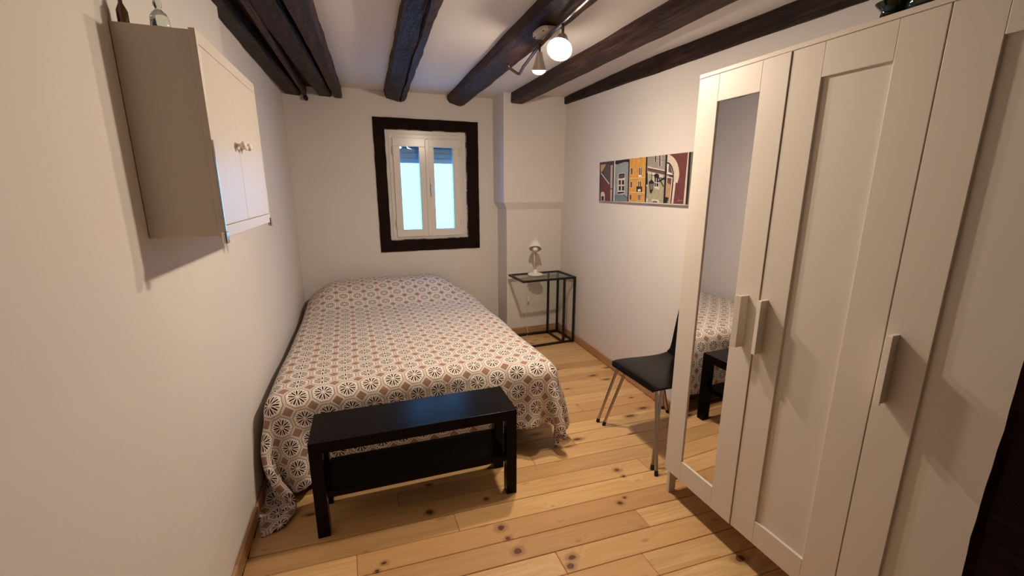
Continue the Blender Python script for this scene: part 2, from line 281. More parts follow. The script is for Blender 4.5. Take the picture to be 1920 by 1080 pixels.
PRINT = [('dark',0,[(-2.044,1.668),(-2.266,1.669),(-2.286,1.365),(-2.071,1.359)]),('teal',0,[(-2.266,1.669),(-2.477,1.67),(-2.491,1.369),(-2.286,1.365)]),('yellow',0,[(-2.477,1.67),(-2.679,1.673),(-2.699,1.371),(-2.491,1.369)]),('olive',0,[(-2.679,1.673),(-2.89,1.675),(-2.9,1.37),(-2.699,1.371)]),('beige',0,[(-2.89,1.675),(-2.92,1.675),(-2.945,1.37),(-2.9,1.37)]),('maroon',0,[(-2.92,1.675),(-3.085,1.676),(-3.087,1.37),(-2.945,1.37)]),('cream',1,[(-3.085,1.676),(-3.094,1.676),(-3.102,1.37),(-3.083,1.37)]),('black',1,[(-3.094,1.676),(-3.113,1.676),(-3.123,1.369),(-3.102,1.369)]),('olive',0,[(-3.113,1.676),(-3.132,1.676),(-3.141,1.369),(-3.123,1.369)]),('orange',1,[(-2.062,1.65),(-2.149,1.65),(-2.084,1.587),(-2.067,1.599)]),('grey',1,[(-2.106,1.592),(-2.16,1.648),(-2.207,1.648),(-2.221,1.504),(-2.206,1.499)]),('maroon',1,[(-2.07,1.561),(-2.217,1.491),(-2.234,1.366),(-2.088,1.363)]),('cream',2,[(-2.067,1.583),(-2.206,1.494),(-2.217,1.499),(-2.08,1.587)]),('stone',1,[(-2.218,1.637),(-2.249,1.639),(-2.259,1.462),(-2.23,1.465)]),('stone',1,[(-2.231,1.457),(-2.26,1.454),(-2.262,1.367),(-2.238,1.366)]),('cream',2,[(-2.088,1.363),(-2.083,1.423),(-2.098,1.436),(-2.131,1.436),(-2.149,1.419),(-2.152,1.364)]),('black',3,[(-2.098,1.401),(-2.135,1.402),(-2.138,1.367),(-2.101,1.366)]),('white',2,[(-2.27,1.669),(-2.285,1.365),(-2.297,1.365),(-2.282,1.668)]),('black',2,[(-2.04,1.665),(-2.068,1.359),(-2.086,1.36),(-2.059,1.664)]),('black',1,[(-2.283,1.668),(-2.475,1.67),(-2.472,1.647),(-2.407,1.653),(-2.313,1.639),(-2.285,1.643)]),('teal2',1,[(-2.301,1.42),(-2.431,1.417),(-2.48,1.393),(-2.482,1.37),(-2.296,1.368)]),('cream',1,[(-2.33,1.574),(-2.428,1.576),(-2.435,1.422),(-2.338,1.413)]),('black',2,[(-2.342,1.569),(-2.423,1.571),(-2.423,1.539),(-2.343,1.536)]),('grey',3,[(-2.346,1.561),(-2.416,1.561),(-2.418,1.544),(-2.348,1.543)]),('black',2,[(-2.346,1.523),(-2.375,1.524),(-2.378,1.491),(-2.35,1.49)]),('black',2,[(-2.351,1.48),(-2.379,1.481),(-2.383,1.448),(-2.354,1.447)]),('black',2,[(-2.39,1.522),(-2.42,1.523),(-2.424,1.491),(-2.394,1.49)]),('black',2,[(-2.395,1.479),(-2.425,1.481),(-2.428,1.448),(-2.398,1.447)]),('black',2,[(-2.342,1.436),(-2.429,1.439),(-2.43,1.429),(-2.341,1.421)]),('black',2,[(-2.42,1.414),(-2.478,1.392),(-2.482,1.395),(-2.424,1.417)]),('black',2,[(-2.463,1.667),(-2.479,1.369),(-2.493,1.369),(-2.477,1.665)]),('cream',1,[(-2.493,1.607),(-2.523,1.606),(-2.528,1.558),(-2.499,1.559)]),('brown',2,[(-2.497,1.605),(-2.52,1.604),(-2.525,1.561),(-2.502,1.561)]),('cream',1,[(-2.499,1.513),(-2.529,1.512),(-2.534,1.467),(-2.504,1.467)]),('brown',2,[(-2.503,1.51),(-2.526,1.51),(-2.53,1.469),(-2.507,1.469)]),('cream',1,[(-2.498,1.421),(-2.53,1.421),(-2.535,1.38),(-2.503,1.379)]),('brown',2,[(-2.502,1.419),(-2.527,1.419),(-2.531,1.382),(-2.506,1.382)]),('cream',1,[(-2.592,1.606),(-2.637,1.604),(-2.643,1.551),(-2.598,1.552)]),('brown',2,[(-2.597,1.604),(-2.612,1.603),(-2.618,1.554),(-2.602,1.555)]),('brown',2,[(-2.618,1.603),(-2.633,1.602),(-2.638,1.553),(-2.623,1.554)]),('cream',1,[(-2.594,1.514),(-2.639,1.513),(-2.645,1.457),(-2.601,1.457)]),('brown',2,[(-2.599,1.511),(-2.614,1.511),(-2.62,1.459),(-2.605,1.459)]),('brown',2,[(-2.62,1.511),(-2.635,1.511),(-2.641,1.459),(-2.626,1.459)]),('cream',1,[(-2.601,1.422),(-2.639,1.423),(-2.644,1.38),(-2.606,1.379)]),('brown',2,[(-2.606,1.42),(-2.618,1.42),(-2.623,1.382),(-2.61,1.382)]),('brown',2,[(-2.623,1.42),(-2.636,1.42),(-2.64,1.382),(-2.627,1.382)]),('white',2,[(-2.599,1.554),(-2.634,1.553),(-2.635,1.54),(-2.601,1.541)]),('black',2,[(-2.583,1.476),(-2.651,1.476),(-2.655,1.439),(-2.587,1.439)]),('white',3,[(-2.602,1.458),(-2.636,1.458),(-2.638,1.442),(-2.603,1.442)]),('cream',1,[(-2.496,1.532),(-2.684,1.535),(-2.683,1.539),(-2.496,1.536)]),('cream',1,[(-2.495,1.435),(-2.691,1.432),(-2.691,1.436),(-2.495,1.439)]),('brown',1,[(-2.503,1.674),(-2.522,1.674),(-2.523,1.666),(-2.504,1.666)]),('brown',1,[(-2.597,1.675),(-2.624,1.675),(-2.625,1.666),(-2.598,1.667)]),('black',2,[(-2.673,1.674),(-2.692,1.371),(-2.71,1.371),(-2.69,1.672)]),('grey2',1,[(-2.691,1.671),(-2.886,1.674),(-2.889,1.573),(-2.697,1.607)]),('white',2,[(-2.697,1.607),(-2.888,1.576),(-2.889,1.57),(-2.698,1.6)]),('brown2',2,[(-2.698,1.6),(-2.889,1.57),(-2.888,1.547),(-2.7,1.58)]),('cream',2,[(-2.764,1.677),(-2.789,1.675),(-2.794,1.632),(-2.769,1.633)]),('black',3,[(-2.77,1.675),(-2.783,1.674),(-2.788,1.632),(-2.775,1.633)]),('cream',2,[(-2.807,1.677),(-2.836,1.675),(-2.845,1.602),(-2.816,1.603)]),('grey',3,[(-2.813,1.674),(-2.83,1.673),(-2.839,1.602),(-2.822,1.603)]),('grey',3,[(-2.695,1.668),(-2.888,1.631),(-2.888,1.633),(-2.696,1.67)]),('cream',2,[(-2.701,1.573),(-2.868,1.546),(-2.866,1.531),(-2.831,1.532),(-2.84,1.453),(-2.776,1.471),(-2.766,1.551),(-2.712,1.559),(-2.714,1.475),(-2.697,1.475)]),('black',3,[(-2.783,1.533),(-2.823,1.532),(-2.83,1.475),(-2.79,1.475)]),('white',4,[(-2.799,1.533),(-2.804,1.475),(-2.81,1.475),(-2.806,1.532)]),('white',4,[(-2.787,1.5),(-2.827,1.495),(-2.828,1.499),(-2.787,1.504)]),('black',3,[(-2.689,1.567),(-2.705,1.566),(-2.714,1.489),(-2.698,1.489)]),('black',4,[(-2.777,1.551),(-2.802,1.56),(-2.829,1.549),(-2.831,1.53),(-2.799,1.527),(-2.779,1.535)]),('black',4,[(-2.746,1.565),(-2.749,1.516),(-2.754,1.516),(-2.75,1.565)]),('black',4,[(-2.748,1.548),(-2.785,1.544),(-2.785,1.548),(-2.748,1.551)]),('black',4,[(-2.822,1.53),(-2.879,1.473),(-2.888,1.476),(-2.832,1.533)]),('black',4,[(-2.835,1.501),(-2.895,1.526),(-2.886,1.534),(-2.825,1.51)]),('black',4,[(-2.839,1.529),(-2.898,1.51),(-2.901,1.516),(-2.843,1.534)]),('black',5,[(-2.725,1.505),(-2.751,1.522),(-2.781,1.504),(-2.782,1.495),(-2.776,1.453),(-2.768,1.439),(-2.76,1.425),(-2.743,1.439),(-2.726,1.496)]),('glass',6,[(-2.734,1.493),(-2.775,1.493),(-2.77,1.455),(-2.746,1.455)]),('white',2,[(-2.699,1.402),(-2.724,1.393),(-2.72,1.372),(-2.699,1.371)]),('cream',2,[(-2.766,1.394),(-2.844,1.389),(-2.85,1.371),(-2.832,1.371),(-2.831,1.379),(-2.783,1.38),(-2.772,1.375)]),('black',1,[(-2.784,1.385),(-2.839,1.386),(-2.84,1.374),(-2.786,1.372)]),('black',5,[(-2.881,1.676),(-2.893,1.37),(-2.911,1.37),(-2.899,1.674)]),('cream',2,[(-2.897,1.671),(-2.907,1.67),(-2.924,1.666),(-2.941,1.659),(-2.957,1.65),(-2.972,1.639),(-2.986,1.626),(-2.998,1.612),(-3.008,1.596),(-3.016,1.579),(-3.021,1.561),(-3.025,1.543),(-3.023,1.527),(-3.014,1.495),(-2.998,1.499),(-2.991,1.371),(-2.968,1.371),(-2.972,1.545),(-2.972,1.545),(-2.97,1.557),(-2.966,1.568),(-2.961,1.579),(-2.955,1.59),(-2.947,1.599),(-2.939,1.607),(-2.93,1.613),(-2.92,1.618),(-2.91,1.622),(-2.9,1.623)]),('black',3,[(-2.9,1.623),(-2.902,1.625),(-2.912,1.623),(-2.922,1.62),(-2.932,1.614),(-2.941,1.607),(-2.949,1.599),(-2.957,1.59),(-2.963,1.579),(-2.968,1.568),(-2.972,1.557),(-2.974,1.545),(-2.977,1.512),(-2.973,1.371),(-2.961,1.371),(-2.962,1.537),(-2.909,1.545)]),('white',4,[(-2.901,1.619),(-2.904,1.615),(-2.912,1.613),(-2.92,1.61),(-2.928,1.606),(-2.935,1.6),(-2.942,1.594),(-2.948,1.586),(-2.953,1.578),(-2.957,1.568),(-2.96,1.559),(-2.962,1.549),(-2.969,1.543),(-2.908,1.551)]),('brown2',5,[(-2.918,1.609),(-2.924,1.606),(-2.929,1.604),(-2.933,1.602),(-2.937,1.598),(-2.941,1.593),(-2.945,1.588),(-2.949,1.582),(-2.951,1.575),(-2.954,1.568),(-2.956,1.561),(-2.957,1.554),(-2.92,1.564)]),('white',4,[(-2.909,1.536),(-2.966,1.529),(-2.961,1.371),(-2.951,1.371),(-2.956,1.47),(-2.912,1.468)]),('orange2',5,[(-2.911,1.53),(-2.96,1.524),(-2.955,1.372),(-2.914,1.371)]),('brown2',6,[(-2.915,1.528),(-2.955,1.525),(-2.954,1.485),(-2.919,1.496)]),('black',6,[(-2.902,1.41),(-2.944,1.406),(-2.931,1.371),(-2.903,1.371)]),('pale',3,[(-3.023,1.384),(-3.05,1.395),(-3.048,1.396),(-3.021,1.385)]),('pale',3,[(-3.032,1.397),(-3.04,1.383),(-3.042,1.383),(-3.034,1.398)]),('pale',3,[(-3.044,1.386),(-3.075,1.391),(-3.074,1.393),(-3.043,1.388)])]
# ================================================================== SETTING
YB, YA, YN = -1.0, -1.31, -6.4          # window wall, alcove block front, wall behind the camera
ZC = 2.30
# --- floor and planks
fl = struct(mesh_obj('floor', [(lw(YN) - .1, YN - .1, -.06), (2.7, YN - .1, -.06), (2.7, YB + .1, -.06), (lw(YB) - .2, YB + .1, -.06),
     (lw(YN) - .1, YN - .1, -.022), (2.7, YN - .1, -.022), (2.7, YB + .1, -.022), (lw(YB) - .2, YB + .1, -.022)],
     [(0, 3, 2, 1), (4, 5, 6, 7), (0, 1, 5, 4), (1, 2, 6, 5), (2, 3, 7, 6), (3, 0, 4, 7)], M['subfloor']))
SL, PW = -.0655, .1122
prng = random.Random(11)
joints = {0: [.85], -1: [.425], 1: [1.9], -2: [1.647], 2: [.62], 3: [1.35], 8: [2.18]}
for k in range(-25, 25):
    y0 = -3.628 + .0655 + k * PW        # y of the lower edge at x = 0
    xa = lambda y: lw(y) + .012
    cuts = joints.get(k)
    if cuts is None:
        cuts = [prng.uniform(.2, 2.3)]
        if prng.random() < .5: cuts = sorted(cuts + [cuts[0] + prng.uniform(.7, 1.2)])
    ym = y0 + PW / 2
    x_end = (rw(ym - .16) - .012) if ym - .16 < YA - .06 else (1.88 if ym > YA + .1 else 1.88)
    if ym - .12 > YB - .06: continue
    xs = [xa(ym)] + [c for c in cuts if xa(ym) + .1 < c < x_end - .1] + [x_end]
    for i in range(len(xs) - 1):
        a, b = xs[i] + .0006, xs[i + 1] - .0006; g = .0011
        p = [(a, y0 + SL * a + g), (b, y0 + SL * b + g), (b, y0 + PW + SL * b - g), (a, y0 + PW + SL * a - g)]
        p = [(x, max(min(y, YB - .004), YN + .004)) for x, y in p]
        if p[0][1] >= YB - .005: continue
        o = MB().prism(p, -.021, prng.uniform(-.0010, .0006)).build('plank', M['pine'], fl, bevel=.0022, seg=1)
        t = prng.random() ** 1.7
        o.color = (t, prng.random(), prng.random(), 1)

# --- walls (thick boxes)
def wall_prism(name, pts, z0, z1, mt): return struct(MB().prism(pts, z0, z1).build(name, mt))
wl = wall_prism('wall_left', [(lw(YN), YN), (lw(YB + .3), YB + .3), (lw(YB + .3) - .2, YB + .3), (lw(YN) - .2, YN)], -.06, 2.5, M['wall'])
wall_prism('wall_right', [(rw(YN), YN), (rw(YB + .3), YB + .3), (rw(YB + .3) + .2, YB + .3), (rw(YN) + .2, YN)], -.06, 2.5, M['wall'])
wall_prism('wall_front', [(-.4, YN), (2.9, YN), (2.9, YN - .2), (-.4, YN - .2)], -.06, 2.5, M['wall_front'])
# window wall with a hole
WX0, WX1, WZ0, WZ1 = .873, 1.6225, .985, 1.982
wb = MB(); T = .32
wb.box(-.1, YB, -.06, WX0, YB + T, 2.5).box(WX1, YB, -.06, 2.9, YB + T, 2.5).box(WX0, YB, -.06, WX1, YB + T, WZ0).box(WX0, YB, WZ1, WX1, YB + T, 2.5)
struct(wb.build('wall_back', M['wall']))
# alcove block at the right: upper part stands proud, lower part set back under a sloping ledge
zu, zl = 1.335, 1.265
xu, xl, ya, yl = 1.893, 1.936, YA, YA + .042
v = [(xu, ya, zu), (2.56, ya, zu), (xu, ya, 2.45), (2.56, ya, 2.45), (xl, yl, zl), (2.56, yl, zl), (xl, yl, -.05), (2.56, yl, -.05),
     (xu, YB + .02, zu), (xu, YB + .02, 2.45), (xl, YB + .02, zl), (xl, YB + .02, -.05), (2.56, YB + .02, 2.45), (2.56, YB + .02, -.05)]
f = [(0, 1, 3, 2), (4, 5, 1, 0), (6, 7, 5, 4), (8, 0, 2, 9), (10, 4, 0, 8), (11, 6, 4, 10), (2, 3, 12, 9), (6, 11, 13, 7), (9, 12, 13, 11, 10, 8), (1, 5, 7, 13, 12, 3)]
struct(mesh_obj('wall_alcove', v, f, M['wall'], bevel=.006, seg=3))
# slightly swollen plaster high on the near left wall
yy = -2.835
v = [(lw(yy) - .01, yy, 2.33), (lw(yy) + .035, yy, 2.33), (lw(yy) + .035, yy, 1.85), (lw(yy) - .01, yy, 1.72),
     (lw(-3.6) - .01, -3.6, 2.33), (lw(-3.6) - .002, -3.6, 2.33), (lw(-3.6) - .002, -3.6, 1.85), (lw(-3.6) - .01, -3.6, 1.80)]
struct(mesh_obj('trim_1', v, [(0, 1, 2, 3), (4, 7, 6, 5), (1, 5, 6, 2), (2, 6, 7, 3), (0, 4, 5, 1), (0, 3, 7, 4)], M['wall']))
# ceiling: gentle plaster sheet, a little lower at the right front
nx, ny = 28, 50; v = []; 
for j in range(ny + 1):
    for i in range(nx + 1):
        x = -.25 + 3.0 * i / nx; y = YN - .1 + (5.6) * j / ny
        s = min(1, max(0, (x - 2.05) / .3)) * min(1, max(0, (-2.5 - y) / 1.2))
        z = ZC - .05 * s + .006 * noise.noise((x * 2, y * 2, 0)); v.append((x, y, z))
f = [(j * (nx + 1) + i, j * (nx + 1) + i + 1, (j + 1) * (nx + 1) + i + 1, (j + 1) * (nx + 1) + i) for j in range(ny) for i in range(nx)]
nb = len(v); v += [(x, y, z + .14) for x, y, z in v]; f += [tuple(q + nb for q in g[::-1]) for g in f]
e = [i for i in range(nx + 1)] + [j * (nx + 1) + nx for j in range(1, ny + 1)] + [ny * (nx + 1) + i for i in range(nx - 1, -1, -1)] + [j * (nx + 1) for j in range(ny - 1, 0, -1)]
f += [(e[i], e[(i + 1) % len(e)], e[(i + 1) % len(e)] + nb, e[i] + nb) for i in range(len(e))]
struct(mesh_obj('ceiling', v, f, M['ceil'], smooth=False)); 
for p in bpy.data.objects['ceiling'].data.polygons: p.use_smooth = abs(p.normal.z) > .9
# skirting boards
def skirt(name, pts): struct(MB().prism(pts, .0005, .07).build(name, M['skirt'], bevel=.003))
skirt('baseboard_left', [(lw(-6.38), -6.38), (lw(YB), YB - .01), (lw(YB) + .013, YB - .01), (lw(-6.38) + .013, -6.38)])
skirt('baseboard_right', [(rw(-6.38), -6.38), (rw(-6.38) - .013, -6.38), (rw(yl) - .013, yl - .001), (rw(yl), yl - .001)])
skirt('baseboard_back', [(xl, yl), (rw(yl) - .014, yl), (rw(yl) - .014, yl - .013), (xl, yl - .013)])

# --- ceiling beams
def beam(name, label, ends, prof_a, prof_b, mt, jit=.006, seed=0, ns=90, group=None):
    """ends (y far, y near); profiles are (x,z) rings matched point by point"""
    bm = bmesh.new(); rings = []; n = len(prof_a)
    for i in range(ns + 1):
        t = i / ns; y = ends[0] + (ends[1] - ends[0]) * t; ring = []
        for k in range(n):
            x = prof_a[k][0] * (1 - t) + prof_b[k][0] * t; z = prof_a[k][1] * (1 - t) + prof_b[k][1] * t
            jx = noise.noise((y * 3.2, k * 3.1 + seed, 0)) + .5 * noise.noise((y * 11, k * 2.7 + seed, 5)); jz = noise.noise((y * 3.5, k * 1.9 + seed, 9)) + .5 * noise.noise((y * 13, k * 2.2 + seed, 4))
            up_ = z > 2.295
            ring.append(bm.verts.new((x + jit * jx, y, z + (0 if up_ else jit * jz * .7))))
        rings.append(ring)
    for i in range(ns):
        for k in range(n): bm.faces.new((rings[i][k], rings[i][(k + 1) % n], rings[i + 1][(k + 1) % n], rings[i + 1][k]))
    bm.faces.new(rings[0][::-1]); bm.faces.new(rings[-1]); bmesh.ops.recalc_face_normals(bm, faces=bm.faces)
    me = bpy.data.meshes.new(name); bm.to_mesh(me); bm.free(); me.materials.append(mt)
    o = bpy.data.objects.new(name, me); C.objects.link(o); auto_smooth(o, 32)
    if label: tag(o, label, 'beam')
    return o
def lerp_prof(pts, y_far, y_a, y_b, y_near=-6.38):
    """pts: (x at y_a, x at y_b, z) -> profiles at y_far and y_near by straight lines"""
    f = lambda xa, xb, y: xa + (xb - xa) * (y - y_a) / (y_b - y_a)
    return [(f(a, b, y_far), z) for a, b, z in pts], [(f(a, b, y_near), z) for a, b, z in pts]
def mkbeam(name, label, pts, y_far, y_a, y_b, mt, **kw):
    A, B = lerp_prof(pts, y_far, y_a, y_b); return beam(name, label, (y_far, -6.38), A, B, mt, **kw)
# far left pair: one beam, a board, and the ragged beam against the wall
mkbeam('ceiling_beam', 'dark beam on the right of the close pair at the left of the ceiling', [(.455, .325, 2.31), (.46, .325, 2.225), (.472, .328, 2.212), (.525, .418, 2.21), (.535, .425, 2.225), (.53, .42, 2.31)], YB + .005, -1.2, -3.0, M['beam_warm'], seed=3)
mkbeam('ceiling_beam', 'wide dark beam between the narrow black gap and the recess, second in the close group at left', [(.335, .165, 2.31), (.335, .165, 2.232), (.345, .175, 2.218), (.435, .292, 2.216), (.445, .298, 2.228), (.445, .298, 2.31)], YB + .005, -1.2, -3.0, M['beam'], seed=13, jit=.004)
struct(mkbeam('trim_3', None, [(.238, .160, 2.30), (.236, .158, 2.212), (.240, .162, 2.205), (.258, .186, 2.205), (.262, .19, 2.212), (.262, .19, 2.30)], YB + .005, -1.2, -3.0, M['beam_warm'], seed=23, jit=.002))
mkbeam('ceiling_beam', 'leftmost dark beam with ragged edge lying against the left wall', [(.06, -.03, 2.31), (.085, -.01, 2.245), (.10, .008, 2.218), (.20, .08, 2.21), (.212, .09, 2.22), (.21, .09, 2.31)], YB + .005, -1.2, -3.0, M['beam'], seed=33, jit=.009)
# dark sheet in the beam colour, closing the recesses between the leftmost beams
struct(mesh_obj('trim_2', [(.05, YB, 2.285), (.47, YB, 2.285), (.40, -3.0, 2.285), (-.06, -3.0, 2.285), (.05, YB, 2.31), (.47, YB, 2.31), (.40, -3.0, 2.31), (-.06, -3.0, 2.31)],
       [(0, 3, 2, 1), (4, 5, 6, 7), (0, 1, 5, 4), (1, 2, 6, 5), (2, 3, 7, 6), (3, 0, 4, 7)], M['beam']))
peg = MB().tube([(.262, YB + .01, 2.19), (.262, YB - .05, 2.19)], .018, 10).build('wooden_peg', M['beam'])
tag(peg, 'small dark wooden peg sticking down under the leftmost beams at the window wall', 'peg')
# second beam, deeply cracked and rough, built as body with a cleft
mkbeam('ceiling_beam', 'rough cracked dark beam above the left side of the window', [(.883, .80, 2.31), (.890, .79, 2.262), (.905, .80, 2.238), (.985, .868, 2.222), (1.008, .882, 2.212), (1.014, .888, 2.232), (1.022, .898, 2.214), (1.062, .935, 2.226), (1.072, .955, 2.25), (1.075, .96, 2.31)], YB + .005, -1.1, -3.2, M['beam'], seed=41, jit=.010, ns=140)
mkbeam('ceiling_beam', 'dark beam that carries the ceiling spotlight, third from the left after the pair', [(1.452, 1.392, 2.31), (1.452, 1.385, 2.262), (1.468, 1.392, 2.238), (1.545, 1.47, 2.216), (1.575, 1.53, 2.212), (1.605, 1.552, 2.222), (1.612, 1.56, 2.25), (1.612, 1.56, 2.31)], YB + .005, -1.1, -3.2, M['beam_warm'], seed=52, jit=.007)
mkbeam('ceiling_beam', 'dark squared beam just right of the lit spotlight, ending above the alcove', [(1.966, 1.955, 2.31), (1.960, 1.950, 2.222), (1.972, 1.962, 2.211), (2.070, 2.058, 2.209), (2.088, 2.07, 2.222), (2.092, 2.075, 2.31)], YA + .004, -1.35, -3.4, M['beam_warm'], seed=61, jit=.005)
A = [(2.6, 2.33), (2.512, 2.33), (2.500, 2.30), (2.500, 2.245), (2.512, 2.235), (2.6, 2.235)]
B = [(2.40, 2.33), (2.262, 2.33), (2.25, 2.27), (2.25, 2.08), (2.262, 2.07), (2.40, 2.07)]
beam('ceiling_beam', 'rightmost dark beam half buried where the right wall meets the ceiling', (YA + .004, -6.38), A, B, M['beam'], seed=71, jit=.006)
# foreground post at the right
rp = []; 
v = []; f = []; nz = 60
for i in range(nz + 1):
    z = 2.29 * i / nz; j = lambda k: .006 * noise.noise((z * 4, k * 5, 2)) + .003 * noise.noise((z * 17, k * 3, 7))
    lean = .012 * (z - .9)
    for k, (x, y) in enumerate([(1.592, -4.862), (1.581, -4.850), (1.79, -4.845), (1.80, -4.86), (1.80, -5.03), (1.79, -5.04), (1.60, -5.04), (1.590, -5.03)]): v.append((x + j(k) + lean + .0, y + j(k + 20), z + .002))
for i in range(nz):
    for k in range(8): f.append((i * 8 + k, i * 8 + (k + 1) % 8, i * 8 + 8 + (k + 1) % 8, i * 8 + 8 + k))
f += [tuple(range(8))[::-1], tuple(range(nz * 8, nz * 8 + 8))]
o = mesh_obj('wooden_post', v, f, M['post']); auto_smooth(o, 40); tag(o, 'very dark rough wooden post at the right edge in front of the wardrobe', 'post')

# --- window
win = struct(bpy.data.objects.new('window_1', None)); C.objects.link(win); win.location = (1.25, YB, 1.48)
def W(o): return keep(o, win)
sr = MB(); OX0, OX1, OZ0, OZ1 = .776, 1.7385, .878, 2.078; yf = YB - .012
def rough_board(name, a, b, mt, seed, lab=None):
    """board a->b in the wall plane: list of corner rows with jitter"""
    (x0, z0), (x1, z1) = a, b; horiz = (x1 - x0) > (z1 - z0); n = 26; v = []
    for i in range(n + 1):
        t = i / n
        for k in range(4):
            jx = .0035 * noise.noise((t * 9, k * 3, seed)); 
            if horiz: x = x0 + (x1 - x0) * t; z = (z0 if k in (0, 1) else z1) + jx
            else: z = z0 + (z1 - z0) * t; x = (x0 if k in (0, 1) else x1) + jx
            v.append((x, yf + .003 * noise.noise((t * 5, k, seed + 4)) if k in (1, 2) else YB + .05, z))
    f = [(i * 4 + k, i * 4 + (k + 1) % 4, i * 4 + 4 + (k + 1) % 4, i * 4 + 4 + k) for i in range(n) for k in range(4)] + [(3, 2, 1, 0), (n * 4, n * 4 + 1, n * 4 + 2, n * 4 + 3)]
    return W(auto_smooth(mesh_obj(name, v, f, mt)))
rough_board('surround_board', (OX0, WZ1), (OX1, OZ1), M['surround'], 1); rough_board('surround_board', (OX0, OZ0), (OX1, WZ0), M['surround'], 2)
rough_board('surround_board', (OX0, WZ0), (WX0, WZ1), M['surround'], 3); rough_board('surround_board', (WX1, WZ0), (OX1, WZ1), M['surround'], 4)
def ring(name, x0, z0, x1, z1, bw, y0, y1, mt, par=None):
    mb = MB(); mb.box(x0, y0, z0, x1, y1, z0 + bw[2]).box(x0, y0, z1 - bw[3], x1, y1, z1).box(x0, y0, z0 + bw[2], x0 + bw[0], y1, z1 - bw[3]).box(x1 - bw[1], y0, z0 + bw[2], x1, y1, z1 - bw[3])
    o = mb.build(name, mt, bevel=.0025); W(o)
    if par: o.parent = par; o.matrix_parent_inverse = par.matrix_parent_inverse @ Matrix.Identity(4) if False else Matrix.Identity(4)
    return o
yw = YB + .022
frame = ring('window_frame', WX0 + .002, WZ0 + .002, WX1 - .002, WZ1 - .002, (.070, .070, .032, .078), yw, yw + .05, M['pvc'])
ring('inner_ledge', WX0 + .03, WZ0 + .012, WX1 - .03, WZ1 - .03, (.010, .010, .006, .010), yw - .006, yw + .01, M['pvc'])
for (x0, x1, a, b, hx) in ((.937, 1.2455, .998, 1.1715, .937), (1.2465, 1.557, 1.309, 1.489, 1.557)):
    s = ring('casement', x0, 1.012, x1, 1.912, (a - x0, x1 - b, .07, .073), yw - .014, yw + .03, M['pvc'])
    W(box('glazing_bead', (a - .006, yw - .017, 1.076), (a, yw + .0, 1.845), M['pvc'], bevel=.001)); W(box('glazing_bead', (b, yw - .017, 1.076), (b + .006, yw + .0, 1.845), M['pvc'], bevel=.001))
    W(box('window_pane', (a - .004, yw + .006, 1.078), (b + .004, yw + .010, 1.843), M['pane'], bevel=0))
    for z in (1.14, 1.80):
        W(MB().tube([(hx, yw - .02, z - .035), (hx, yw - .02, z - .002)], .007).tube([(hx, yw - .02, z + .002), (hx, yw - .02, z + .035)], .007).build('hinge', M['pvc'], smooth=False))
W(box('meeting_strip', (1.229, yw - .022, 1.02), (1.262, yw - .012, 1.905), M['pvc'], bevel=.003))
W(MB().box(1.262, yw - .028, 1.43, 1.285, yw - .014, 1.56).box(1.266, yw - .052, 1.485, 1.281, yw - .026, 1.505).box(1.264, yw - .060, 1.40, 1.283, yw - .048, 1.505).build('window_handle', M['pvc'], bevel=.004))
# roller shutter outside, lowered a little
for i in range(7):
    z0 = 1.697 + i * .047
    v = MB().box(.93, YB + .12, z0, 1.58, YB + .128, z0 + .043).box(.93, YB + .117, z0 + .043, 1.58, YB + .127, z0 + .047)
    W(v.build('shutter_slat', M['shutter'], bevel=.002))

